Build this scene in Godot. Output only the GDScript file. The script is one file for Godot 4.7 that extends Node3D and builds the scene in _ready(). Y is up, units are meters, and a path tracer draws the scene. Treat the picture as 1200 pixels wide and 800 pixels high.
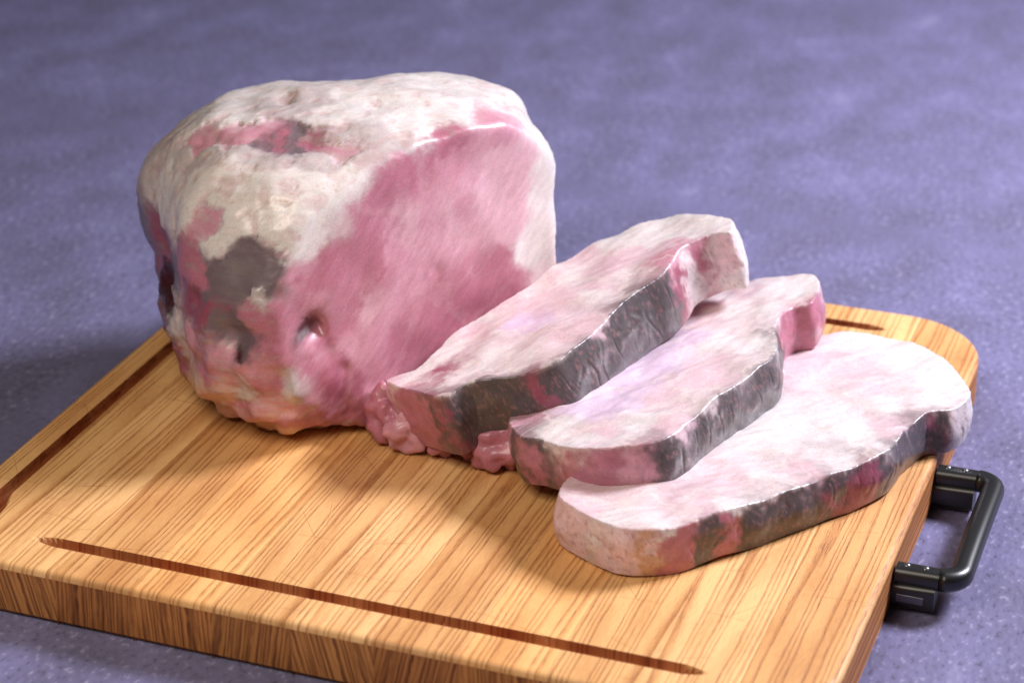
extends Node3D
# A raw joint of meat and three thick slices on a wooden board, photographed close up on a violet-grey table.

func _ready() -> void:
	var cam := Camera3D.new()
	cam.name = "camera"
	cam.position = Vector3(0.3872334988, 0.577276918, 1.0265380981)
	cam.rotation_degrees = Vector3(-25.7103548, 20.2495688, 0)
	cam.near = 0.05
	cam.far = 20.0
	var lens := CameraAttributesPhysical.new()
	lens.frustum_focal_length = 82.5
	lens.frustum_focus_distance = 1.16
	lens.frustum_far = 20.0
	lens.exposure_aperture = 7.5
	cam.attributes = lens
	cam.fov = 16.553
	add_child(cam)
	cam.make_current()
	var env := Environment.new()
	env.background_mode = Environment.BG_COLOR
	env.background_color = Color(0.95, 0.92, 0.88)
	env.background_energy_multiplier = 0.035
	env.tonemap_mode = Environment.TONE_MAPPER_LINEAR
	env.tonemap_exposure = 1.28
	env.sdfgi_enabled = true
	env.ssao_enabled = true
	env.ssil_enabled = true
	var around := WorldEnvironment.new()
	around.environment = env
	add_child(around)
	softbox("key_softbox", Vector3(0.80, 0.88, -0.64), Vector3(0.10, 0.0, -0.25), Vector2(0.34, 0.34), Color(0.95, 0.95, 1.0), 2.75)
	softbox("fill_softbox", Vector3(-0.08, 0.74, 0.62), Vector3(-0.06, 0.0, 0.0), Vector2(0.42, 0.42), Color(1.0, 0.95, 0.88), 0.43)
	setup_noise()
	make_fibre()
	build_table()
	build_board()
	build_joint()
	var a := build_slice("meat_slice", "thick pale pink raw slice lying highest, right against the cut face of the joint", SLICE_1_FRAME, SLICE_1_OUTLINE, SLICE_1_TONES, 3.5, 0.04, 3.0)
	torn_end(a)
	build_slice("meat_slice", "thick pale raw slice in the middle, on the flat slice and under the highest", SLICE_2_FRAME, SLICE_2_OUTLINE, SLICE_2_TONES, 2.6, 0.04, 17.0)
	build_slice("meat_slice", "lowest raw slice, flat on the board with its far end above the black handle", SLICE_3_FRAME, SLICE_3_OUTLINE, SLICE_3_TONES, 2.56, 0.04, 29.0)

func softbox(called: String, at: Vector3, towards: Vector3, size: Vector2, tone: Color, energy: float) -> void:
	var l := AreaLight3D.new()
	l.name = called
	l.area_size = size
	l.area_normalize_energy = true
	l.light_color = tone
	l.light_energy = energy
	l.area_range = 8.0
	l.shadow_enabled = true
	add_child(l)
	l.look_at_from_position(at, towards, Vector3(0.1, 0.9, 0.2).normalized())

const ROAST_TONES := {
	"W": [-168, 147, -22, -140, 154, -46, -111, 156, -60, -76, 156, -71, -49, 151, -90, -38, 141, -113, -170, 142, -5, -145, 152, -5, -100, 156, -15, -75, 156, -33, -47, 154, -47, -91, 157, -49, -178, 122, 13, -149, 131, 38, -128, 139, 40, -112, 138, 44, -96, 140, 37, -80, 138, 33, -152, 121, 44, -127, 128, 53, -104, 131, 52, -87, 131, 47, -73, 130, 38, -157, 110, 45, -123, 119, 62, -106, 124, 59, -88, 121, 57, -78, 122, 48, -88, 117, 61, -127, 112, 64, -24, 136, -106, -8, 127, -89, -2, 114, -81, -3, 98, -77, -5, 80, -70, -6, 69, -66, -178, 112, 18, -23, 143, -112, 0, 106, -83, -82, 115, 56, -56, 152, -22, -72, 141, 23],
	"G": [-187, 130, -11, -134, 155, -24, -113, 156, -21, -169, 133, 14, -149, 141, 23, -125, 147, 26, -105, 145, 29, -85, 145, 21, -69, 144, 15, -66, 149, -2, -49, 148, -11, -214, 108, -19, -220, 101, -15, -105, 38, 75, -84, 49, 72, -83, 41, 71, -163, 60, 43, -99, 90, 76, -84, 151, 1, -189, 121, -4, -127, 156, -35],
	"L": [-164, 141, 6, -134, 151, 8, -140, 149, 11, -82, 148, 11, -135, 118, 57, -84, 104, 62, -143, 55, 63, -118, 60, 77, -105, 52, 78, -123, 21, 65, -90, 33, 70, -76, 60, 57, -42, 106, -11, -31, 109, -30, -47, 77, 3, -55, 61, 19, -60, 43, 31, -38, 135, -23, -29, 138, -38, -18, 137, -58, -52, 93, 8, -66, 53, 39, -57, 25, 28, -83, 31, 67, -78, 80, 56],
	"V": [-19, 128, -55, -12, 117, -65, -9, 103, -67, -34, 106, -25, -25, 112, -40, -13, 100, -59, -14, 86, -56, -48, 108, -1, -11, 122, -68, -61, 71, 27, -88, 27, 66],
	"P": [-58, 129, 12, -63, 116, 24, -66, 105, 31, -49, 134, -4, -42, 138, -17, -35, 142, -29, -59, 96, 19, -114, 151, 14, -94, 151, 10, -145, 96, 60, -134, 92, 68, -154, 96, 52, -103, 83, 78, -90, 79, 76, -97, 43, 75, -113, 20, 66, -89, 17, 60, -75, 17, 54, -71, 6, 41, -79, 52, 62, -73, 42, 54, -66, 27, 45, -72, 60, 50, -82, 92, 62, -77, 93, 51, -74, 104, 44, -82, 77, 63, -62, 125, 21, -54, 133, 5, -59, 106, 19, -69, 93, 39, -63, 77, 32, -18, 66, -46, -24, 57, -35, -41, 60, -5, -32, 49, -18, -49, 48, 11, -66, 65, 38, -129, 40, 70, -70, 44, 47, -15, 74, -51, -12, 58, -55, -62, 12, 40, -87, 61, 75],
	"R": [-184, 85, 15, -141, 78, 66, -128, 79, 73, -175, 21, 26, -166, 15, 34, -185, 28, 12, -64, 19, 43, -70, 33, 50],
	"D": [-106, 152, 10, -101, 149, 17, -120, 150, 17, -122, 108, 68, -106, 110, 69, -92, 110, 67, -109, 100, 74, -95, 97, 74, -117, 101, 72, -125, 102, 69, -100, 103, 72, -168, 72, 37, -130, 86, 72, -121, 73, 76, -111, 68, 78, -118, 65, 77, -198, 34, 5, -197, 25, 19, -184, 18, 33, -213, 94, -17, -215, 84, -14, -109, 64, 79, -106, 94, 75],
	"O": [-134, 33, 65, -125, 31, 69, -144, 21, 54, -98, 9, 56, -95, -6, 32, -110, 13, 61, -84, -10, 30],
	"K": [-79, 68, 59, -110, 62, 78, -175, 65, 27],
}
const SLICE_1_FRAME := [Vector3(-4.5871, 3.7000, 4.0805), Vector3(0.6812, 0.2633, -0.6832), Vector3(0.6848, 0.1008, 0.7217), Vector3(-0.2589, 0.9594, 0.1116)]
const SLICE_1_OUTLINE := [0, 0, 13, 42, 31, 44, 62, 62, 83, 59, 131, 32, 155, 23, 175, 7, 191, 5, 201, 12, 209, 0, 206, -9, 190, -35, 161, -45, 128, -43, 104, -35, 75, -25, 46, -17, 20, 1]
const SLICE_1_TONES := {
	"W": [183, -29, 0, 198, -7, 0, 153, -34, 0, 170, -26, 0, 64, -22, 0, 68, 3, 0, 41, -5, 0, 21, 7, 0, 116, -22, 0, 50, 21, 0, 57, 38, 0, 31, 31, 0, 185, -13, 0, 116, 9, 0, 197, 22, -13, 203, 7, -13],
	"V": [0, 6, 0, 93, -31, 0, 107, -27, 0, 104, 3, 0, 123, 4, 0, 141, -10, 0, 82, -18, 0, 134, -38, 0, 152, -11, 0, 86, 41, 0, 101, 41, 0, 57, -5, 0, 163, -2, 0, 98, -8, 0, 192, 16, -13, 182, 33, -13],
	"G": [74, 29, 0, 74, 50, 0, 143, 6, 0, 59, 12, 0, 171, 6, -13],
	"L": [163, 11, 0, 173, 9, 0, 87, -40, 0],
	"R": [28, 16, 0, 57, 64, -13, 172, 26, -13, 74, 89, -13, 6, 44, -13],
	"H": [86, 8, 0, 72, 5, 0],
	"P": [-4, -8, -13, 2, 20, -13, 6, 34, -13, 184, -4, -13],
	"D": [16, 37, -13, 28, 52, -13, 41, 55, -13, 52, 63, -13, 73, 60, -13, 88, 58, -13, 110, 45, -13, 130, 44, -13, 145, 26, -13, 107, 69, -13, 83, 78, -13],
}
const SLICE_2_FRAME := [Vector3(3.5867, 3.6000, 6.9245), Vector3(0.4528, 0.0708, -0.8888), Vector3(0.8779, 0.1388, 0.4583), Vector3(-0.1558, 0.9878, -0.0007)]
const SLICE_2_OUTLINE := [0, 0, 3, 19, 5, 41, 17, 59, 36, 69, 68, 63, 109, 55, 138, 48, 165, 25, 186, 16, 199, 21, 226, 0, 220, -18, 201, -34, 155, -46, 100, -49, 50, -40, 16, -22]
const SLICE_2_TONES := {
	"W": [12, 34, 0, 21, 49, 0, 13, 17, 0, 43, 50, 0, 133, 11, 0, 174, -8, 0, 198, -12, 0, 205, 1, 0, 218, -1, 0, 178, -25, 0, 140, 29, 0, 176, 9, 0, 239, -14, -13],
	"V": [85, 33, 0, 65, 40, 0, 173, -23, 0, 107, 30, 0, 23, 34, 0, 194, -20, 0, 46, 64, 0, 155, -19, 0],
	"H": [66, 15, 0, 97, 3, 0, 124, -5, 0, 45, 15, 0],
	"G": [148, 11, 0, 73, 53, 0, 123, 39, 0, -13, 48, -13, -18, 68, -13],
	"L": [11, -11, -13, 22, 63, -13, 218, -1, -13],
	"P": [-8, 13, -13, 12, 37, -13, 15, 52, -13, -5, 61, -13, 26, 87, -13, 13, 95, -13, 181, 16, -13, 194, 16, -13],
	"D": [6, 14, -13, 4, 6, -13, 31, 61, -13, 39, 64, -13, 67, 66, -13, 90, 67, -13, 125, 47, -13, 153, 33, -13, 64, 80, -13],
	"R": [200, 7, -13, 3, 73, -13],
}
const SLICE_3_FRAME := [Vector3(7.5721, 2.6000, 10.9736), Vector3(0.6675, 0.0000, -0.7446), Vector3(0.7446, 0.0000, 0.6675), Vector3(-0.0000, 1.0000, 0.0000)]
const SLICE_3_OUTLINE := [0, 0, 4, 15, 12, 34, 34, 43, 57, 43, 84, 41, 117, 37, 141, 35, 163, 31, 177, 23, 191, 13, 207, 6, 223, 7, 239, 0, 247, -11, 254, -37, 253, -59, 246, -76, 215, -98, 170, -92, 120, -65, 70, -46, 28, -30, 4, -13]
const SLICE_3_TONES := {
	"W": [22, 25, 0, 34, 36, 0, 126, -1, 0, 151, -8, 0, 166, 0, 0, 200, -14, 0, 232, -31, 0, 248, -34, 0, 238, -62, 0, 235, -7, 0, 223, -80, 0, 159, -36, 0, 99, 24, 0, 71, 37, 0, 163, 19, 0, 138, 25, 0, 12, 26, 0, 167, -32, 0, 218, -5, 0, 238, -3, -13, 251, -16, -13],
	"V": [196, -50, 0, 192, -63, 0, 198, -37, 0, 171, -57, 0, 56, 30, 0, 82, 20, 0, 45, 33, 0, 181, 8, 0, 118, 25, 0, 8, 9, 0, 204, -69, 0, 9, -10, -13, 5, 6, -13, 12, 26, -13, 14, 38, -13, 28, 33, -13],
	"G": [185, -27, 0, 92, 35, 0, 218, -27, 0, 2, 21, -13, 13, 13, -13, 229, 10, -13],
	"O": [22, 39, -13],
	"P": [35, 43, -13, 32, 54, -13, 64, 40, -13],
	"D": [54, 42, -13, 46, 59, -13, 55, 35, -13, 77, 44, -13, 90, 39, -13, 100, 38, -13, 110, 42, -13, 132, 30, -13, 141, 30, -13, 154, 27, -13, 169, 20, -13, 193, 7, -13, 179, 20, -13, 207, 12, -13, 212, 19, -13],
	"R": [62, 54, -13, 86, 58, -13, 102, 57, -13, 114, 53, -13, 71, 68, -13, 141, 37, -13, 152, 35, -13, 135, 45, -13, 216, -2, -13, 215, -8, -13],
}
const ROAST_DENTS := [-163, 141, 8, 5, 3, -155, 144, 11, 5, 3, -129, 156, -28, 6, 2, -103, 157, -42, 6, 1, -79, 69, 59, 7, 9, -76, 65, 55, 5, 3, -105, 152, 11, 14, 3, -120, 150, 17, 12, 2, -107, 104, 72, 20, 3, -95, 99, 73, 14, 2, -175, 65, 27, 9, 5, -111, 64, 78, 9, 5, -118, 68, 77, 10, 3, -74, 55, 53, 7, 3, -68, 41, 46, 6, 3, -88, 46, 74, 8, 2, -138, 80, 67, 8, 3, -101, 48, 77, 9, -4, -130, 33, 68, 14, -6, -93, 22, 65, 12, -4, -90, 9, 54, 9, -4, -154, 50, 54, 12, 3, -161, 107, 41, 12, 3, -84, 81, 65, 9, 2, -109, 57, 78, 10, -5, -18, 144, -59, 12, -3, -90, 91, 74, 7, 2, -67, 21, 48, 9, 3, -59, 20, 34, 7, -3, -38, 78, -13, 5, 1, -83, 41, 71, 9, -4, -184, 85, 15, 9, 3, -206, 98, -20, 32, -10, -171, 16, 34, 24, 1, -32, 139, -111, 20, -5]
# ---------------------------------------------------------------- helpers (shapes are written in centimetres and stored in metres)
var soft := FastNoiseLite.new()
var fine := FastNoiseLite.new()
var cells := FastNoiseLite.new()

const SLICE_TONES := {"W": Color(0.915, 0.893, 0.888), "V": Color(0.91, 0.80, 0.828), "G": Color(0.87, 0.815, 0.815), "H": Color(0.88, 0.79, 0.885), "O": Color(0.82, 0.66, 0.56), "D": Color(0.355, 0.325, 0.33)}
const TONES := {"W": Color(0.925, 0.905, 0.89), "G": Color(0.81, 0.77, 0.765), "L": Color(0.84, 0.61, 0.675), "V": Color(0.91, 0.735, 0.78), "P": Color(0.75, 0.475, 0.55),
	"R": Color(0.62, 0.33, 0.41), "D": Color(0.47, 0.415, 0.44), "O": Color(0.85, 0.69, 0.57), "K": Color(0.25, 0.06, 0.08), "H": Color(0.885, 0.77, 0.90)}

func setup_noise() -> void:
	soft.noise_type = FastNoiseLite.TYPE_SIMPLEX_SMOOTH
	soft.fractal_type = FastNoiseLite.FRACTAL_NONE
	soft.frequency = 1.0
	soft.seed = 11
	fine.noise_type = FastNoiseLite.TYPE_SIMPLEX
	fine.fractal_octaves = 3
	fine.frequency = 1.0
	fine.seed = 5
	cells.noise_type = FastNoiseLite.TYPE_CELLULAR
	cells.cellular_return_type = FastNoiseLite.RETURN_DISTANCE2_SUB
	cells.fractal_type = FastNoiseLite.FRACTAL_NONE
	cells.frequency = 1.0
	cells.seed = 3

class Cloth:                                            # an indexed surface being collected
	var v := PackedVector3Array()
	var n := PackedVector3Array()
	var c := PackedColorArray()
	var uv := PackedVector2Array()
	var i := PackedInt32Array()
	func quad(a: int, b: int, d: int, e: int) -> void:   # a b / e d, seen clockwise from outside
		i.append_array([a, b, d, a, d, e])
	func smooth() -> void:
		n.resize(v.size())
		n.fill(Vector3.ZERO)
		for k in range(0, i.size(), 3):
			var g := (v[i[k + 2]] - v[i[k]]).cross(v[i[k + 1]] - v[i[k]])
			n[i[k]] += g
			n[i[k + 1]] += g
			n[i[k + 2]] += g
		for k in n.size():
			n[k] = n[k].normalized() if n[k].length_squared() > 1e-20 else Vector3.UP
	func part(pick: PackedInt32Array = PackedInt32Array()) -> Array:   # surface arrays of the picked triangles (all of them when none are named)
		var idx := i if pick.is_empty() else pick
		var a := []
		a.resize(Mesh.ARRAY_MAX)
		var at := {}
		var vv := PackedVector3Array()
		var nn := PackedVector3Array()
		var cc := PackedColorArray()
		var uu := PackedVector2Array()
		var ii := PackedInt32Array()
		for k in idx:
			if not at.has(k):
				at[k] = vv.size()
				vv.append(v[k] * 0.01)
				nn.append(n[k])
				if c.size(): cc.append(c[k])
				if uv.size(): uu.append(uv[k])
			ii.append(at[k])
		a[Mesh.ARRAY_VERTEX] = vv
		a[Mesh.ARRAY_NORMAL] = nn
		if c.size(): a[Mesh.ARRAY_COLOR] = cc
		if uv.size(): a[Mesh.ARRAY_TEX_UV] = uu
		a[Mesh.ARRAY_INDEX] = ii
		return a

func put(called: String, surfaces: Array, materials: Array, parent: Node = self) -> MeshInstance3D:
	var m := ArrayMesh.new()
	for k in surfaces.size():
		m.add_surface_from_arrays(Mesh.PRIMITIVE_TRIANGLES, surfaces[k])
		m.surface_set_material(k, materials[k])
	var o := MeshInstance3D.new()
	o.name = called
	o.mesh = m
	o.cast_shadow = GeometryInstance3D.SHADOW_CASTING_SETTING_ON
	parent.add_child(o, true)
	return o

func thing(called: String, label: String, category: String, group := "") -> Node3D:
	var o := Node3D.new()
	o.name = called
	add_child(o, true)
	o.set_meta("label", label)
	o.set_meta("category", category)
	if group: o.set_meta("group", group)
	return o

func lin(c: Color) -> Color:
	return c.srgb_to_linear()

# ---------------------------------------------------------------- tones of the meat: where fat, lean and membrane lie
class Patches:
	var at := PackedVector3Array()
	var tone: Array[Color] = []
	var kind := PackedStringArray()
	func colour(p: Vector3, sharp := 4.0) -> Color:
		var sum := Color(0, 0, 0)
		var total := 0.0
		for k in at.size():
			var d2 := p.distance_squared_to(at[k])
			if d2 > 16.0: continue
			var w := pow(d2 + 0.04, -sharp)
			total += w
			sum += tone[k] * w
		if total < 1e-9: return Color(0.42, 0.20, 0.22)
		return sum / total

func patches(d: Dictionary, other := {}) -> Patches:
	var out := Patches.new()
	for k in d:
		var a: Array = d[k]
		for j in range(0, a.size(), 3):
			out.at.append(Vector3(a[j], a[j + 1], a[j + 2]) * 0.1)
			out.tone.append(lin(other.get(k, TONES[k])))
			out.kind.append(k)
	return out

func meat_material(rough: float, grain: float) -> StandardMaterial3D:
	var m := StandardMaterial3D.new()
	m.vertex_color_use_as_albedo = true
	m.roughness = rough
	m.metallic_specular = 0.5
	m.subsurf_scatter_enabled = true
	m.subsurf_scatter_strength = 0.12
	m.clearcoat_enabled = true
	m.clearcoat = 0.4
	m.clearcoat_roughness = 0.22
	m.uv1_triplanar = true
	m.uv1_scale = Vector3.ONE * 22.0
	m.normal_enabled = true
	m.normal_texture = fibre_normal
	m.normal_scale = grain
	m.albedo_texture = fibre_tone
	return m

var fibre_normal: Texture2D
var fibre_tone: Texture2D

func make_fibre() -> void:
	var s := 512
	var im := Image.create(s, s, false, Image.FORMAT_RGBA8)
	var bump := Image.create(s, s, false, Image.FORMAT_RGBA8)
	for y in s:
		for x in s:
			var a := TAU * x / s
			var b := TAU * y / s
			# a torus in four dimensions flattened to two lookups keeps the tile seamless
			var p := Vector3(cos(a) * 3.0, sin(a) * 3.0, cos(b) * 3.0)
			var q := Vector3(sin(b) * 3.0, cos(a + 1.0) * 3.0, cos(b + 2.0) * 3.0)
			var f := fine.get_noise_3d(cos(a) * 6.0 + 9.0 * cos(b), sin(a) * 6.0, sin(b) * 9.0)
			var g := soft.get_noise_3d(cos(a) * 14.0, sin(a) * 14.0 + 16.0 * cos(b), sin(b) * 16.0)
			var pore := smoothstep(0.35, 0.7, fine.get_noise_3d(cos(a) * 22.0 + 3.0, sin(a) * 22.0 + 26.0 * cos(b), sin(b) * 26.0))
			var t := clampf(0.95 + 0.09 * f + 0.05 * g - 0.10 * pore, 0.0, 1.0)
			im.set_pixel(x, y, Color(t, t * (0.98 - 0.04 * pore), t * (0.98 - 0.03 * pore)))
			var h := clampf(0.5 + 0.3 * f + 0.16 * g, 0, 1)
			bump.set_pixel(x, y, Color(h, h, h))
	im.generate_mipmaps()
	bump.bump_map_to_normal_map(3.0)
	fibre_tone = ImageTexture.create_from_image(im)
	fibre_normal = ImageTexture.create_from_image(bump)

# ---------------------------------------------------------------- the large joint
const JOINT_MIDDLE := Vector3(-9.613, 6.785, -4.374)
const JOINT_HALF := Vector3(10.592, 8.899, 10.888)
const JOINT_TURN := 0.62
const JOINT_SQUARE := 3.3
const JOINT_ROUND := 2.25
var cut_normal := Vector3(cos(deg_to_rad(30)) * cos(deg_to_rad(5)), sin(deg_to_rad(5)), sin(deg_to_rad(30)) * cos(deg_to_rad(5)))
var cut_along := Vector3(sin(deg_to_rad(30)), 0, -cos(deg_to_rad(30)))
const CUT_POINT := Vector3(-6.4, 0, 4.6)

func smin(a: float, b: float, k: float) -> float:
	var h := clampf(0.5 + 0.5 * (b - a) / k, 0.0, 1.0)
	return lerpf(b, a, h) - k * h * (1.0 - h)

func joint_point(d: Vector3, dents: PackedVector3Array, size: PackedVector2Array) -> Array:   # [point, how far below the cut plane the uncut joint would lie]
	var l := Vector3((d.x * cos(JOINT_TURN) - d.z * sin(JOINT_TURN)) / JOINT_HALF.x, d.y / JOINT_HALF.y, (d.x * sin(JOINT_TURN) + d.z * cos(JOINT_TURN)) / JOINT_HALF.z)
	var r := pow(pow(absf(l.x), JOINT_SQUARE) + pow(pow(absf(l.y), JOINT_ROUND) + pow(absf(l.z), JOINT_ROUND), JOINT_SQUARE / JOINT_ROUND), -1.0 / JOINT_SQUARE)
	var p := JOINT_MIDDLE + d * r
	var low := smoothstep(11.0, 3.0, p.y)
	r += 0.32 * soft.get_noise_3dv(p * 0.17) + (0.10 + 0.24 * low) * soft.get_noise_3dv(p * 0.45 + Vector3(9, 0, 0))
	r += (0.025 + 0.11 * low) * fine.get_noise_3dv(p * 0.9) + 0.025 * fine.get_noise_3d(p.x * 0.9, p.y * 3.0, p.z * 1.4)
	var dn := d.dot(cut_normal)
	var t := 1e3
	if dn > 0.02:
		t = (CUT_POINT - JOINT_MIDDLE).dot(cut_normal) / dn
		var q := JOINT_MIDDLE + d * t
		var a := (q - CUT_POINT).dot(cut_along)
		t += (0.16 * soft.get_noise_2d(a * 0.25, q.y * 0.25) + 0.03 * soft.get_noise_2d((a + q.y) * 0.22, (a - q.y) * 0.9) + 0.008 * fine.get_noise_2d((a + q.y) * 0.4, (a - q.y) * 1.8)) / dn * 0.8
	var cut := r - t
	r = smin(r, t, 0.55)
	p = JOINT_MIDDLE + d * r
	for k in dents.size():
		var d2 := p.distance_squared_to(dents[k])
		var s := size[k].x
		if d2 < s * s * 6.0:
			r -= size[k].y * exp(-d2 / (s * s) * 1.3)
	if d.y < -0.05:
		var ground := (0.03 - JOINT_MIDDLE.y) / d.y
		r = smin(r, ground, 0.5)
	p = JOINT_MIDDLE + d * r
	p.y = maxf(p.y, 0.02)
	return [p, cut]

func build_joint() -> void:
	var root := thing("meat_joint", "large raw joint of meat with white fat cover and broad pink cut face", "meat")
	var n := 150
	var tones := patches(ROAST_TONES)
	var dents := PackedVector3Array()
	var size := PackedVector2Array()
	for k in range(0, ROAST_DENTS.size(), 5):
		dents.append(Vector3(ROAST_DENTS[k], ROAST_DENTS[k + 1], ROAST_DENTS[k + 2]) * 0.1)
		size.append(Vector2(ROAST_DENTS[k + 3], ROAST_DENTS[k + 4]) * 0.1)
	var s := Cloth.new()
	var key := {}
	var cuts := PackedFloat32Array()
	var faces := []
	for side in 6:
		var grid := PackedInt32Array()
		for y in n + 1:
			for x in n + 1:
				var u := x * 2 - n
				var w := y * 2 - n
				var c: Vector3i = [Vector3i(n, w, -u), Vector3i(-n, w, u), Vector3i(u, n, -w), Vector3i(u, -n, w), Vector3i(u, w, n), Vector3i(-u, w, -n)][side]
				if not key.has(c):
					var d := Vector3(tan(c.x * PI / 4 / n), tan(c.y * PI / 4 / n), tan(c.z * PI / 4 / n)).normalized()
					var got := joint_point(d, dents, size)
					key[c] = s.v.size()
					s.v.append(got[0])
					cuts.append(got[1])
				grid.append(key[c])
		for y in n:
			for x in n:
				var a := y * (n + 1) + x
				s.quad(grid[a], grid[a + n + 1], grid[a + n + 2], grid[a + 1])
	s.smooth()
	s.c.resize(s.v.size())
	var fat := PackedByteArray()
	fat.resize(s.v.size())
	for k in s.v.size():
		var p := s.v[k]
		var on_cut := smoothstep(-0.3, 0.25, cuts[k])
		var warp := Vector3(soft.get_noise_3dv(p * 0.5), soft.get_noise_3dv(p * 0.5 + Vector3(31, 0, 0)), soft.get_noise_3dv(p * 0.5 + Vector3(0, 47, 0))) * 0.55
		warp += Vector3(fine.get_noise_3dv(p * 1.6), fine.get_noise_3dv(p * 1.6 + Vector3(13, 0, 0)), fine.get_noise_3dv(p * 1.6 + Vector3(0, 17, 0))) * 0.3
		warp += Vector3(fine.get_noise_3dv(p * 5.0), fine.get_noise_3dv(p * 5.0 + Vector3(13, 0, 0)), fine.get_noise_3dv(p * 5.0 + Vector3(0, 17, 0))) * 0.12
		var c := tones.colour(p + warp, lerpf(3.6, 1.9, on_cut))
		var bright := (c.r + c.g + c.b) / 3.0
		var red := c.r - c.g
		if on_cut > 0.01:                                  # muscle fibres run up and across the cut face, with threads of fat between the bundles
			var a := (p - CUT_POINT).dot(cut_along)
			var f := fine.get_noise_2d((a + p.y) * 0.35, (a - p.y) * 1.7)
			var g := 1.0 - absf(soft.get_noise_2d((a + p.y) * 0.16 + 5.0, (a - p.y) * 0.55))
			var seam := smoothstep(0.93, 1.0, g) * (0.5 + 0.5 * soft.get_noise_2d(a * 0.4, p.y * 0.4)) * on_cut
			c = c * (1.0 + (0.10 * f + 0.07 * fine.get_noise_2d((a + p.y) * 1.2, (a - p.y) * 4.2)) * on_cut)
			var bundle := cells.get_noise_2d((a + p.y) * 0.09 + 3.0 + warp.x * 0.2, (a - p.y) * 0.17 + warp.y * 0.2) + 1.0
			c = c.lerp(lin(Color(0.90, 0.76, 0.78)), smoothstep(0.10, 0.02, bundle) * 0.16 * on_cut)
			c = c.lerp(lin(Color(0.88, 0.72, 0.75)), seam * 0.3 * clampf(red * 4.0, 0, 1))
		var fl := fine.get_noise_3d(p.x * 0.7, p.y * 2.2, p.z * 0.7)
		c = c * (1.0 + 0.08 * fl * (1.0 - on_cut))
		if on_cut < 0.9:                                     # long streaks along the fat cover
			var st := fine.get_noise_3d(p.x * 0.22 + 8.0, p.y * 1.5, p.z * 0.8)
			c = c.lerp(lin(Color(0.88, 0.81, 0.79)) * clampf(bright * 1.8, 0.0, 1.0), smoothstep(0.12, 0.5, st) * 0.5 * (1.0 - on_cut))
		if red < 0.12 and bright > 0.35 and on_cut < 0.5:    # fine vessels and torn threads in the fat
			var th := 1.0 - absf(fine.get_noise_3d(p.x * 0.5 + 3.0, p.y * 1.5, p.z * 0.6))
			c = c.lerp(lin(Color(0.78, 0.66, 0.64)), smoothstep(0.96, 1.0, th) * 0.45)
			c = c.lerp(lin(Color(0.80, 0.62, 0.62)), smoothstep(0.25, 0.6, soft.get_noise_3dv(p * 0.7 + Vector3(5, 5, 5))) * 0.3)
		c.a = 1.0
		s.c[k] = c
		fat[k] = 2 if cuts[k] > 0.0 else (1 if red < 0.14 and bright > 0.3 else 0)
	for k in s.v.size():                                   # fat stands a little proud of the lean beside it
		s.v[k] += s.n[k] * 0.12 * smoothstep(-0.3, -1.6, cuts[k]) * smoothstep(0.22, 0.06, s.c[k].r - s.c[k].g) * smoothstep(0.2, 0.4, s.c[k].r)
	s.smooth()
	var picks := [PackedInt32Array(), PackedInt32Array(), PackedInt32Array()]
	for k in range(0, s.i.size(), 3):
		var votes := [0, 0, 0]
		for j in 3: votes[fat[s.i[k + j]]] += 1
		var kind := 2 if votes[2] >= 2 else (1 if votes[1] >= 2 else 0)
		picks[kind].append_array([s.i[k], s.i[k + 1], s.i[k + 2]])
	put("lean_side", [s.part(picks[0])], [meat_material(0.45, 0.6)], root)
	put("fat_cover", [s.part(picks[1])], [meat_material(0.34, 0.45)], root)
	put("cut_face", [s.part(picks[2])], [meat_material(0.36, 0.4)], root)

func sheet(path: Array, wide: float, thick: float, tone: Color) -> Array:   # a soft strip of meat with rounded edges along a path
	var s := Cloth.new()
	var rows := 24
	var ring := 16
	var curve := Curve3D.new()
	for p in path: curve.add_point(p)
	var length := curve.get_baked_length()
	for y in rows + 1:
		var t := float(y) / rows
		var at := curve.sample_baked(t * length, true)
		var ahead := (curve.sample_baked(minf(length, t * length + 0.1), true) - curve.sample_baked(maxf(0.0, t * length - 0.1), true)).normalized()
		var across := ahead.cross(Vector3.UP).normalized()
		var up := across.cross(ahead)
		var w := wide * 0.5 * (1.0 - 0.6 * t * t) * (1.0 + 0.25 * soft.get_noise_1d(t * 5.0 + wide))
		if y == 0 or y == rows: w *= 0.05
		for x in ring:
			var a := TAU * x / ring
			var p := at + across * cos(a) * w + up * sin(a) * thick * (0.1 if y == 0 or y == rows else 1.0)
			p += up * 0.12 * soft.get_noise_3dv(p * 0.8)
			s.v.append(p)
			s.c.append(tone * (1.0 + 0.2 * fine.get_noise_3dv(p * 1.4)))
	for y in rows:
		for x in ring:
			var x2 := (x + 1) % ring
			s.quad(y * ring + x, y * ring + x2, (y + 1) * ring + x2, (y + 1) * ring + x)
	s.smooth()
	return s.part()

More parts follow.
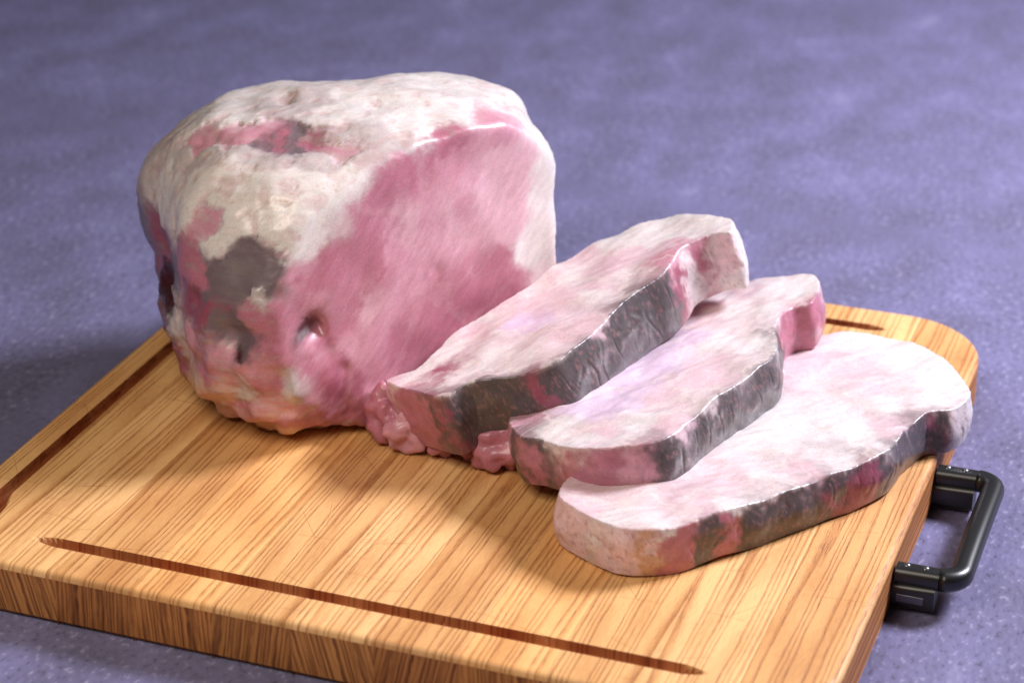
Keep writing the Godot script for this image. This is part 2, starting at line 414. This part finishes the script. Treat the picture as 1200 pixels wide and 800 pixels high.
# ---------------------------------------------------------------- slices
func loop_points(list: Array, count: int) -> PackedVector2Array:      # an even walk round a smooth closed curve
	var ctrl := PackedVector2Array()
	for k in range(0, list.size(), 2): ctrl.append(Vector2(list[k], list[k + 1]) * 0.1)
	var dense := PackedVector2Array()
	var m := ctrl.size()
	for k in m:
		for j in 30:
			dense.append(ctrl[k].cubic_interpolate(ctrl[(k + 1) % m], ctrl[(k + m - 1) % m], ctrl[(k + 2) % m], j / 30.0))
	var total := 0.0
	for k in dense.size(): total += dense[k].distance_to(dense[(k + 1) % dense.size()])
	var out := PackedVector2Array()
	var step := total / count
	var need := 0.0
	var gone := 0.0
	for k in dense.size():
		var a := dense[k]
		var b := dense[(k + 1) % dense.size()]
		var l := a.distance_to(b)
		while need <= gone + l and out.size() < count:
			out.append(a.lerp(b, (need - gone) / maxf(l, 1e-6)))
			need += step
		gone += l
	return out

func build_slice(called: String, label: String, frame: Array, outline: Array, tone_list: Dictionary, thick: float, floor_y: float, salt: float) -> Node3D:
	var root := thing(called, label, "meat slice", "thick slices cut from the joint")
	var tones := patches(tone_list, SLICE_TONES)
	var count := 800
	var edge := loop_points(outline, count)
	var lo := 1e9
	var hi := -1e9
	for p in edge:
		lo = minf(lo, p.x)
		hi = maxf(hi, p.x)
	var bins_lo := PackedFloat32Array()
	var bins_hi := PackedFloat32Array()
	bins_lo.resize(41); bins_lo.fill(1e9)
	bins_hi.resize(41); bins_hi.fill(-1e9)
	for p in edge:
		var b := clampi(roundi((p.x - lo) / (hi - lo) * 40), 0, 40)
		bins_lo[b] = minf(bins_lo[b], p.y)
		bins_hi[b] = maxf(bins_hi[b], p.y)
	var s := Cloth.new()
	var local := PackedVector3Array()
	var rows := 52
	var walls := 20
	var rounds := 5
	var lip := 0.12
	var ring_rows := []                                   # [share of the way out, depth, push outwards]
	for k in rows + 1: ring_rows.append([pow(k / float(rows), 0.85), 0.0, -lip])
	for k in range(1, rounds + 1):
		var a := PI / 2 * k / rounds
		ring_rows.append([1.0, lip * (1.0 - cos(a)), -lip * (1.0 - sin(a))])
	for k in range(1, walls + 1):
		var t := float(k) / walls
		ring_rows.append([1.0, lip + (thick - lip * 2.0) * t, 0.18 * sin(PI * t)])
	for k in range(1, rounds + 1):
		var a := PI / 2 * k / rounds
		ring_rows.append([1.0, thick - lip + lip * sin(a), -lip * (1.0 - cos(a))])
	for k in range(1, 7): ring_rows.append([1.0 - k / 6.0, thick, -lip])
	var top_rows := rows + 2
	for row in ring_rows:
		for k in count:
			var p := edge[k]
			var before := edge[(k + count - 3) % count]
			var after := edge[(k + 3) % count]
			var out := (after - before).orthogonal().normalized()      # turned outwards below
			var spine_u := clampf(p.x, lo + 2.2, hi - 2.6)
			var b := (spine_u - lo) / (hi - lo) * 40.0
			var b0 := clampi(int(b), 0, 39)
			var mid := lerpf((bins_lo[b0] + bins_hi[b0]) * 0.5, (bins_lo[b0 + 1] + bins_hi[b0 + 1]) * 0.5, b - b0)
			var spine := Vector2(spine_u, mid)
			if out.dot(p - spine) < 0: out = -out
			var q: Vector2 = spine.lerp(p, row[0]) + out * (row[2] * (1.0 if row[0] >= 1.0 else row[0]))
			var deep: float = row[1]
			if row[0] > 0.9: q += out * (0.035 * fine.get_noise_2d(p.x * 1.6 + salt, p.y * 1.6) + 0.02 * soft.get_noise_2d(p.x * 3.5 + salt, p.y * 3.5)) * ((row[0] - 0.9) * 10.0) * exp(-deep * 4.0)
			var wob := soft.get_noise_2d(q.x * 0.28 + salt, q.y * 0.28) * 0.16 + soft.get_noise_2d(q.x * 0.5 + salt, q.y * 1.2) * 0.03 + fine.get_noise_2d(q.x * 0.8 + salt, q.y * 1.8) * 0.012
			if deep > 0.0 and row[0] >= 1.0:                  # the rim is muscle and skin: lumps, seams and vertical folds
				var rim := Vector3(q.x, q.y, deep)
				var amp := sin(PI * clampf(deep / thick, 0, 1))
				q += out * amp * (0.12 * soft.get_noise_3dv(rim * 0.5 + Vector3(salt, 0, 0)) + 0.035 * fine.get_noise_3d(q.x * 1.2 + salt, q.y * 1.2, deep * 0.8) - 0.05 * smoothstep(0.9, 1.0, 1.0 - absf(soft.get_noise_3d(q.x * 0.55 + salt, q.y * 0.55, deep * 0.25))))
			var w := wob - deep
			var x: Vector3 = frame[0] + frame[1] * q.x + frame[2] * q.y + frame[3] * w
			x.y = maxf(x.y, floor_y)
			s.v.append(x)
			local.append(Vector3(q.x, q.y, -deep))
	for r in ring_rows.size() - 1:
		for k in count:
			var k2 := (k + 1) % count
			s.quad(r * count + k, r * count + k2, (r + 1) * count + k2, (r + 1) * count + k)
	# the outline may run either way round: make the top face look up
	var up := (s.v[s.i[rows * count * 3 + 2]] - s.v[s.i[rows * count * 3]]).cross(s.v[s.i[rows * count * 3 + 1]] - s.v[s.i[rows * count * 3]])
	if up.dot(frame[3]) < 0:
		for k in range(0, s.i.size(), 3):
			var keep := s.i[k + 1]
			s.i[k + 1] = s.i[k + 2]
			s.i[k + 2] = keep
	s.smooth()
	s.c.resize(s.v.size())
	for k in s.v.size():
		var p := local[k]
		var side := clampf(-p.z / 0.2, 0.0, 1.0)
		var far := Vector3(p.x, p.y, p.z)
		if side > 0.0: far.z = -1.3 + (p.z + 1.3) * 0.6
		var warp := Vector3(soft.get_noise_3dv(p * 0.5 + Vector3(salt, 0, 0)), soft.get_noise_3dv(p * 0.5 + Vector3(31, salt, 0)), 0) * 0.6
		warp += Vector3(fine.get_noise_3dv(p * 1.3), fine.get_noise_3dv(p * 1.3 + Vector3(13, 0, 0)), fine.get_noise_3dv(p * 1.3 + Vector3(0, 17, 0)) * side) * 0.4
		var c := tones.colour(far + warp, lerpf(2.0, 4.0, side))
		if side < 1.0:
			var f := fine.get_noise_2d(p.x * 0.55 + salt, p.y * 2.2)
			var g := 1.0 - absf(soft.get_noise_2d(p.x * 0.2 + salt * 2.0, p.y * 0.6))
			c = c * (1.0 + 0.09 * f * (1.0 - side))
			c = c.lerp(lin(Color(0.80, 0.56, 0.60)), smoothstep(0.02, 0.5, soft.get_noise_2d(p.x * 0.3 + salt, p.y * 0.75)) * 0.06 * (1.0 - side))
			c = c.lerp(lin(Color(0.93, 0.87, 0.86)), smoothstep(0.94, 1.0, g) * 0.6 * (1.0 - side))
			var bundle := cells.get_noise_2d(p.x * 0.16 + salt + warp.x * 0.25, p.y * 0.30 + warp.y * 0.25)      # borders between the muscles
			c = c.lerp(lin(Color(0.95, 0.90, 0.88)), smoothstep(0.10, 0.02, bundle + 1.0) * 0.5 * (1.0 - side))
			var grain := fine.get_noise_2d(p.x * 2.2 + salt, p.y * 4.5)
			c = c * (1.0 + 0.07 * grain * (1.0 - side))
			var thread := 1.0 - absf(fine.get_noise_2d(p.x * 0.5 + salt * 3.0, p.y * 1.3 + 20.0))
			c = c.lerp(lin(Color(0.86, 0.60, 0.63)), smoothstep(0.95, 1.0, thread) * 0.14 * (1.0 - side))
		if side > 0.0:
			var f := fine.get_noise_3d(p.x * 1.1 + salt, p.y * 1.1, p.z * 1.6)
			c = c * (1.0 + 0.22 * f * side)
			var th := 1.0 - absf(fine.get_noise_3d(p.x * 0.8 + salt, p.y * 0.8, p.z * 1.2 + 7.0))
			c = c.lerp(lin(Color(0.66, 0.47, 0.48)), smoothstep(0.93, 1.0, th) * 0.6 * side)
		c.a = 1.0
		s.c[k] = c
	var top := s.i.slice(0, top_rows * count * 6)
	var wall := s.i.slice(top_rows * count * 6)
	put("cut_face", [s.part(top)], [meat_material(0.33, 0.4)], root)
	put("outer_rim", [s.part(wall)], [meat_material(0.42, 0.8)], root)
	return root

func torn_end(root: Node3D) -> void:   # ragged folds and scraps at the near end of the highest slice
	var spots := [Vector3(1.6, 1.2, 4.2), Vector3(0.3, 1.3, 3.8), Vector3(-1.6, 1.2, 3.9), Vector3(-3.2, 1.2, 4.0), Vector3(-4.9, 1.5, 3.1)]
	var sizes := [1.35, 1.2, 1.2, 1.25, 1.4]
	for k in spots.size():
		var z: float = sizes[k]
		lobe("hanging_fold", spots[k], Vector3(z * 1.05, z * (1.0 if k < 5 else 0.5), z * 0.85), k * 1.3, lin(TONES[["P", "R", "P", "L", "P"][k]]), root, k * 3.7)

func lobe(called: String, at: Vector3, half: Vector3, turn: float, tone: Color, parent: Node, salt: float) -> void:   # a soft trimmed lump
	var s := Cloth.new()
	var ring := 40
	var rows := 26
	for y in rows + 1:
		var e := PI * y / rows
		for x in ring:
			var a := TAU * x / ring
			var d := Vector3(sin(e) * cos(a), cos(e), sin(e) * sin(a))
			var k := 1.0 + 0.30 * soft.get_noise_3dv(d * 1.3 + Vector3(salt, 0, 0)) + 0.09 * fine.get_noise_3dv(d * 2.0 + Vector3(salt, 0, 0))
			var p := at + (d * half * k).rotated(Vector3.UP, turn)
			p.y = maxf(p.y, 0.03)
			s.v.append(p)
			var c := tone * (1.0 + 0.3 * fine.get_noise_3dv(p * 1.5))
			c.a = 1.0
			s.c.append(c)
	for y in rows:
		for x in ring:
			var x2 := (x + 1) % ring
			s.quad(y * ring + x, y * ring + x2, (y + 1) * ring + x2, (y + 1) * ring + x)
	s.smooth()
	put(called, [s.part()], [meat_material(0.4, 0.8)], parent)

# ---------------------------------------------------------------- the board
const HALF_X := 22.5
const HALF_Z := 21.3
const CORNER := 5.0
const DEEP := 2.8
const SOFT_EDGE := 0.32

func board_end(x: float) -> float:
	var o := absf(x) - (HALF_X - CORNER)
	return HALF_Z if o <= 0 else HALF_Z - CORNER + sqrt(maxf(0.0, CORNER * CORNER - o * o))

func board_inside(x: float, z: float) -> float:                       # distance in from the edge
	var qx := absf(x) - (HALF_X - CORNER)
	var qz := absf(z) - (HALF_Z - CORNER)
	return CORNER - Vector2(maxf(qx, 0), maxf(qz, 0)).length() - minf(maxf(qx, qz), 0.0)

func groove(along: float, reach: float, across: float) -> float:
	var taper := clampf((reach - absf(along)) / 0.9, 0.0, 1.0)
	if taper <= 0.0: return 0.0
	var w := 0.37 * sqrt(taper)
	if absf(across) >= w: return 0.0
	return 0.7 * sqrt(taper) * pow(1.0 - (across / w) * (across / w), 0.3)

func groove_shade(along: float, reach: float, across: float) -> float:  # where the groove gets its painted shade
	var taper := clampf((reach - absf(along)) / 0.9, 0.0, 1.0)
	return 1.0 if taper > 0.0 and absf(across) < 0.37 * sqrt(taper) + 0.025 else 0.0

func board_top(x: float, z: float) -> float:
	var y := 0.0
	y -= groove(x, 16.6, z - 18.7)
	y -= groove(x, 16.6, z + 18.7)
	y -= groove(z, 17.4, x + 20.6 - 0.7 * pow(smoothstep(14.5, 17.4, absf(z)), 2.0))
	var d := board_inside(x, z)
	if d < SOFT_EDGE:
		y -= SOFT_EDGE - sqrt(maxf(0.0, SOFT_EDGE * SOFT_EDGE - (SOFT_EDGE - d) * (SOFT_EDGE - d)))
	return y

func wood_images(seed_at: int) -> Array:                                  # [grain, grain relief, end grain]
	var w := 256
	var h := 1024
	var im := Image.create(w, h, false, Image.FORMAT_RGBA8)
	var bump := Image.create(w, h, false, Image.FORMAT_RGBA8)
	var light := Color(0.945, 0.75, 0.515)
	var dark := Color(0.71, 0.47, 0.265)
	var deep := Color(0.44, 0.245, 0.125)
	for y in h:
		var v := y / float(h) * 43.0
		for x in w:
			var u := x / float(w) * 4.1
			var bend := 0.22 * soft.get_noise_2d(v * 0.035 + seed_at * 7.0, u * 0.3) + 0.03 * soft.get_noise_2d(v * 0.3, u + seed_at)
			var ring := (u + bend) * 2.3 + 0.9 * soft.get_noise_2d((u + bend) * 0.9 + seed_at * 3.0, v * 0.012)
			var saw := ring - floorf(ring)
			var late := smoothstep(0.45, 0.92, saw) * (1.0 - smoothstep(0.94, 1.0, saw))
			var pore := fine.get_noise_2d((u + bend) * 14.0 + seed_at * 11.0, v * 0.45)
			var fibre := fine.get_noise_2d((u + bend) * 30.0, v * 0.9 + seed_at)
			var blotch := soft.get_noise_2d(u * 0.5 + seed_at * 5.0, v * 0.11)
			var c := light.lerp(dark, clampf(late * 0.55 + 0.2 * fibre + 0.3 * blotch + 0.12, 0, 1))
			var slot := smoothstep(0.22, 0.5, pore) * (0.25 + 0.75 * late)
			c = c.lerp(deep, slot * 0.42)
			var line := smoothstep(0.90, 1.0, saw) * smoothstep(-0.35, 0.25, soft.get_noise_2d(u * 0.7 + seed_at * 9.0, v * 0.06))
			c = c.lerp(deep, line * 0.45)
			im.set_pixel(x, y, c)
			var hh := clampf(0.75 - 0.25 * late - 0.4 * slot + 0.08 * fibre, 0, 1)
			bump.set_pixel(x, y, Color(hh, hh, hh))
	for j in 26:                                           # knife cuts, most of them across the grain
		var at := Vector2(absf(fmod(sin(j * 12.9 + seed_at * 3.1) * 437.5, 1.0)) * w, absf(fmod(sin(j * 78.2 + seed_at * 1.7) * 437.5, 1.0)) * h)
		var way := Vector2.from_angle(0.25 * sin(j * 5.3) + (1.1 if j % 4 == 0 else 0.15))
		way.y *= 0.38
		for q in int(60 + 110 * absf(sin(j * 3.7))):
			var x := int(at.x + way.x * q)
			var y := int(at.y + way.y * q)
			if x < 0 or x >= w or y < 0 or y >= h: continue
			im.set_pixel(x, y, im.get_pixel(x, y).lerp(deep if j % 3 else Color(0.97, 0.86, 0.70), 0.22))
			bump.set_pixel(x, y, Color(0.5, 0.5, 0.5))
	bump.bump_map_to_normal_map(3.0)
	var e := Image.create(256, 160, false, Image.FORMAT_RGBA8)
	for y in 160:
		for x in 256:
			var u := x / 256.0 * 4.1
			var v := y / 160.0 * 2.8
			var lean := [0.5, 0.15, 0.8][seed_at % 3] as float
			var ring := (u + lean * v * 0.3 + 0.02 * soft.get_noise_2d(u * 2.0 + seed_at, v)) * 3.6 + 1.4 * soft.get_noise_2d((u + lean * v * 0.3) * 0.9 + seed_at * 3.0, 0.0)
			var saw := ring - floorf(ring)
			var late := smoothstep(0.35, 0.9, saw) * (1.0 - smoothstep(0.94, 1.0, saw))
			var c := Color(0.80, 0.54, 0.295).lerp(Color(0.45, 0.255, 0.11), clampf(late * 0.6 + 0.15 * fine.get_noise_2d(u * 9.0, v * 9.0) + 0.45 * fine.get_noise_2d((u + lean * v * 0.3) * 3.0, v * 0.25) + 0.1, 0, 1))
			e.set_pixel(x, y, c)
	return [ImageTexture.create_from_image(im), ImageTexture.create_from_image(bump), ImageTexture.create_from_image(e)]

func build_board() -> void:
	var root := thing("cutting_board", "pale wooden cutting board with rounded corners, juice grooves and black side handles", "cutting board")
	var sets := [wood_images(0), wood_images(1), wood_images(2)]
	var tints := [Color(1, 1, 1), Color(0.95, 0.93, 0.90), Color(1.0, 0.97, 0.92), Color(0.92, 0.88, 0.84)]
	var staves := 11
	var wide := 2.0 * HALF_X / staves
	for k in staves:
		var x0 := -HALF_X + k * wide
		var x1 := x0 + wide
		var pics: Array = sets[(k * 2 + k / 3) % 3]
		var top := StandardMaterial3D.new()
		top.albedo_texture = pics[0]
		top.albedo_color = tints[(k * 3 + 1) % 4]
		top.normal_enabled = true
		top.normal_texture = pics[1]
		top.normal_scale = 0.5
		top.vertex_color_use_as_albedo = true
		top.roughness = 0.52
		var ends := StandardMaterial3D.new()
		ends.albedo_texture = pics[2]
		ends.albedo_color = tints[(k * 3 + 1) % 4]
		ends.roughness = 0.7
		var cols := PackedFloat32Array([x0, x0 + 0.03, x0 + 0.08])
		if k == 0: cols.append_array([x0 + 0.14, x0 + 0.22, x0 + 0.32])
		var step := 0.04 if k == 0 else 0.26
		var x := cols[cols.size() - 1] + step
		while x < x1 - 0.42:
			cols.append(x)
			x += step
		cols.append_array([x1 - 0.40, x1 - 0.32, x1 - 0.22, x1 - 0.14, x1 - 0.08, x1 - 0.03, x1])
		var zs := PackedFloat32Array()
		for e in [0.0, 0.03, 0.08, 0.14, 0.22, 0.32]: zs.append(-1.0 + e / HALF_Z)
		var z := -HALF_Z + 0.6
		while z < HALF_Z - 0.4:
			if absf(absf(z) - 18.7) > 0.48: zs.append(z / HALF_Z)
			z += 0.3 if absf(z) > 14.0 else 0.8
		for e in [0.32, 0.22, 0.14, 0.08, 0.03, 0.0]: zs.append(1.0 - e / HALF_Z)
		for e in 33:
			zs.append((18.7 - 0.45 + e * 0.9 / 32.0) / HALF_Z)
			zs.append((-18.7 - 0.45 + e * 0.9 / 32.0) / HALF_Z)
		zs.sort()
		var s := Cloth.new()
		var flip := k % 2 == 1
		var nx := cols.size()
		for zi in zs.size():
			for xi in nx:
				var px := cols[xi]
				var pz := zs[zi] * board_end(px)
				var y := board_top(px, pz)
				var near := minf(px - x0, x1 - px)
				if near < 0.08 and not (k == 0 and px - x0 < 0.1) and not (k == staves - 1 and x1 - px < 0.1): y -= 0.016 * (1.0 - near / 0.08)
				s.v.append(Vector3(px, y, pz))
				var u := (px - x0) / wide
				s.uv.append(Vector2(1.0 - u if flip else u, (pz if k % 4 < 2 else -pz) / 43.0 + 0.5))
				var cut := maxf(maxf(groove_shade(px, 16.6, pz - 18.7), groove_shade(px, 16.6, pz + 18.7)), groove_shade(pz, 17.4, px + 20.6))
				var brown := cut * (0.85 + 0.15 * soft.get_noise_2d(px * 0.4, pz * 0.4))      # the shade inside the groove is painted into the wood colour
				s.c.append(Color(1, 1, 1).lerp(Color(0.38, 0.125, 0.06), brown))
		for zi in zs.size() - 1:
			for xi in nx - 1:
				var a := zi * nx + xi
				s.quad(a, a + 1, a + nx + 1, a + nx)
		# walls: front and back ends, both long sides, underside
		var t := Cloth.new()
		for f in [1, -1]:
			var base := t.v.size()
			for xi in nx:
				var pz: float = f * board_end(cols[xi])
				for row in [[-SOFT_EDGE, 0.0], [-1.0, 0.0], [-DEEP + 0.25, 0.0], [-DEEP, -0.22]]:
					t.v.append(Vector3(cols[xi], row[0], pz + f * row[1]))
					var u := (cols[xi] - x0) / wide
					t.uv.append(Vector2(1.0 - u if flip else u, -row[0] / DEEP))
			for xi in nx - 1:
				for row in 3:
					var a := base + xi * 4 + row
					if f > 0: t.quad(a, a + 4, a + 5, a + 1)
					else: t.quad(a, a + 1, a + 5, a + 4)
		for f in [1, -1]:
			var px := x1 if f > 0 else x0
			var base := t.v.size()
			var outside: bool = (f > 0 and k == staves - 1) or (f < 0 and k == 0)
			for zi in 30:
				var pz := (zi / 29.0 * 2.0 - 1.0) * board_end(px)
				for row in [[-SOFT_EDGE if outside else -0.6, 0.0], [-DEEP + 0.25, 0.0], [-DEEP, -0.22 if outside else 0.0]]:
					t.v.append(Vector3(px + f * row[1] - (0.0 if outside else f * 0.02), row[0], pz))
					t.uv.append(Vector2(-row[0] / DEEP * 0.68, pz / 43.0 + 0.5))
			for zi in 29:
				for row in 2:
					var a := base + zi * 3 + row
					if f > 0: t.quad(a, a + 1, a + 4, a + 3)
					else: t.quad(a, a + 3, a + 4, a + 1)
		var b0 := t.v.size()
		t.v.append_array([Vector3(x0 + 0.02, -DEEP, -board_end(x0) + 0.2), Vector3(x1 - 0.02, -DEEP, -board_end(x1) + 0.2), Vector3(x1 - 0.02, -DEEP, board_end(x1) - 0.2), Vector3(x0 + 0.02, -DEEP, board_end(x0) - 0.2)])
		t.uv.append_array([Vector2.ZERO, Vector2.RIGHT, Vector2.ONE, Vector2.DOWN])
		t.quad(b0, b0 + 3, b0 + 2, b0 + 1)
		s.smooth()
		t.smooth()
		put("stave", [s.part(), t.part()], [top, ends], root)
	build_handle(root, 1.0)

func bar(path: PackedVector3Array, w: float, h: float, round_by: float) -> Array:   # a rounded rectangular section swept along a path that stays level
	var s := Cloth.new()
	var section := PackedVector2Array()
	for q in 4:
		var c: Vector2 = Vector2(w / 2 - round_by, h / 2 - round_by) * ([Vector2(1, 1), Vector2(-1, 1), Vector2(-1, -1), Vector2(1, -1)][q] as Vector2)
		for j in 6:
			var a := PI / 2 * (q + j / 5.0)
			section.append(c + Vector2(cos(a), sin(a)) * round_by)
	var m := section.size()
	for k in path.size():
		var before := path[maxi(k - 1, 0)]
		var after := path[mini(k + 1, path.size() - 1)]
		var ahead := (after - before).normalized()
		var across := ahead.cross(Vector3.UP).normalized()
		for q in section: s.v.append(path[k] + across * q.x + Vector3.UP * q.y)
	for k in path.size() - 1:
		for j in m:
			var j2 := (j + 1) % m
			s.quad(k * m + j, (k + 1) * m + j, (k + 1) * m + j2, k * m + j2)
	for f in 2:                                           # closed ends
		var base := s.v.size()
		var from := 0 if f == 0 else (path.size() - 1) * m
		for j in m: s.v.append(s.v[from + j])
		for j in range(1, m - 1):
			if f == 0: s.i.append_array([base, base + j, base + j + 1])
			else: s.i.append_array([base, base + j + 1, base + j])
	s.smooth()
	return s.part()

func disc(at: Vector3, r: float) -> Array:                  # a low domed screw head
	var s := Cloth.new()
	for k in 17:
		var d := Vector2.from_angle(TAU * k / 16.0)
		s.v.append_array([at + Vector3(0, 0.05, 0), at + Vector3(d.x * r * 0.75, 0.045, d.y * r * 0.75), at + Vector3(d.x * r, -0.02, d.y * r)])
	for k in 16:
		var a := k * 3
		s.i.append_array([a, a + 1, a + 4])
		s.quad(a + 1, a + 2, a + 5, a + 4)
	s.smooth()
	return s.part()

func build_handle(root: Node3D, side: float) -> void:
	var black := StandardMaterial3D.new()
	black.albedo_color = Color(0.085, 0.085, 0.09)
	black.roughness = 0.36
	black.metallic_specular = 0.6
	var steel := StandardMaterial3D.new()
	steel.albedo_color = Color(0.45, 0.45, 0.47)
	steel.metallic = 0.9
	steel.roughness = 0.35
	var y := -1.0
	var back := -4.6
	var front := 5.7
	var out := 25.6
	var path := PackedVector3Array()
	var bend := 0.9
	path.append(Vector3(out - bend, y, back))
	for k in range(0, 7):
		var a := PI / 2 * k / 6
		path.append(Vector3(out - bend + sin(a) * bend, y, back + bend - cos(a) * bend))
	for k in range(1, 12): path.append(Vector3(out, y + 0.12 * sin(PI * k / 12.0), lerpf(back + bend, front - bend, k / 12.0)))
	for k in range(0, 7):
		var a := PI / 2 * k / 6
		path.append(Vector3(out - bend + cos(a) * bend, y, front - bend + sin(a) * bend))
	path.append(Vector3(out - bend, y, front))
	var flip := func(p: PackedVector3Array) -> PackedVector3Array:
		var o := PackedVector3Array()
		for q in p: o.append(Vector3(q.x * side, q.y, q.z))
		return o
	put("handle_grip", [bar(flip.call(path), 1.15, 1.05, 0.45)], [black], root)
	for z in [back, front]:
		put("handle_leg", [bar(flip.call(PackedVector3Array([Vector3(22.62, y - 0.02, z), Vector3(out - bend + 0.02, y - 0.02, z)])), 1.05, 1.0, 0.4)], [black], root)
		var mount := put("handle_mount", [bar(flip.call(PackedVector3Array([Vector3(22.5, -2.0, z), Vector3(24.6, -1.95, z)])), 1.3, 1.3, 0.3)], [black], root)
		for s in [23.1, 24.0]:
			put("screw", [disc(Vector3(s * side, y + 0.50, z), 0.17)], [steel], mount)
		if z > 0: put("metal_plate", [bar(flip.call(PackedVector3Array([Vector3(22.8, -2.0, z + 0.66), Vector3(24.1, -2.0, z + 0.66)])), 0.08, 0.42, 0.03)], [steel], mount)

# ---------------------------------------------------------------- the table under everything
func build_table() -> void:
	var stone := StandardMaterial3D.new()
	var n := FastNoiseLite.new()
	n.seed = 21
	n.frequency = 0.008
	n.fractal_octaves = 6
	n.fractal_gain = 0.62
	var speck := FastNoiseLite.new()
	speck.seed = 4
	speck.frequency = 0.11
	speck.fractal_octaves = 3
	var side := 1024
	var cloud := n.get_seamless_image(side, side)
	var dots := speck.get_seamless_image(side, side)
	var ramp := Gradient.new()
	ramp.offsets = PackedFloat32Array([0.0, 0.35, 0.6, 0.8, 1.0])
	ramp.colors = PackedColorArray([Color(0.39, 0.375, 0.475), Color(0.42, 0.405, 0.52), Color(0.44, 0.425, 0.555), Color(0.465, 0.45, 0.59), Color(0.54, 0.525, 0.655)])
	var im := Image.create(side, side, false, Image.FORMAT_RGBA8)
	var lift := Image.create(side, side, false, Image.FORMAT_RGBA8)
	for y in side:
		for x in side:
			var a := cloud.get_pixel(x, y).r
			var d := dots.get_pixel(x, y).r
			var c := ramp.sample(a)
			c = c * (0.94 + 0.12 * d)
			c = c.lerp(Color(0.68, 0.66, 0.74), smoothstep(0.70, 0.86, d) * 0.45)
			c = c.lerp(Color(0.26, 0.25, 0.31), smoothstep(0.30, 0.14, d) * 0.45)
			c.a = 1.0
			im.set_pixel(x, y, c)
			var h := clampf(0.3 * a + 0.6 * d, 0, 1)
			lift.set_pixel(x, y, Color(h, h, h))
	lift.bump_map_to_normal_map(2.0)
	stone.albedo_texture = ImageTexture.create_from_image(im)
	stone.uv1_triplanar = true
	stone.uv1_world_triplanar = true
	stone.uv1_scale = Vector3(1.7, 1.7, 1.15)
	stone.normal_enabled = true
	stone.normal_texture = ImageTexture.create_from_image(lift)
	stone.normal_scale = 0.5
	stone.roughness = 0.6
	stone.metallic_specular = 0.3
	var s := BoxMesh.new()
	s.size = Vector3(4.0, 0.03, 4.4)
	s.material = stone
	var o := MeshInstance3D.new()
	o.name = "table_top"
	o.mesh = s
	o.position = Vector3(0.1, -DEEP * 0.01 - 0.0155, -0.9)
	o.set_meta("kind", "structure")
	o.set_meta("label", "mottled violet grey tabletop under the board")
	add_child(o, true)
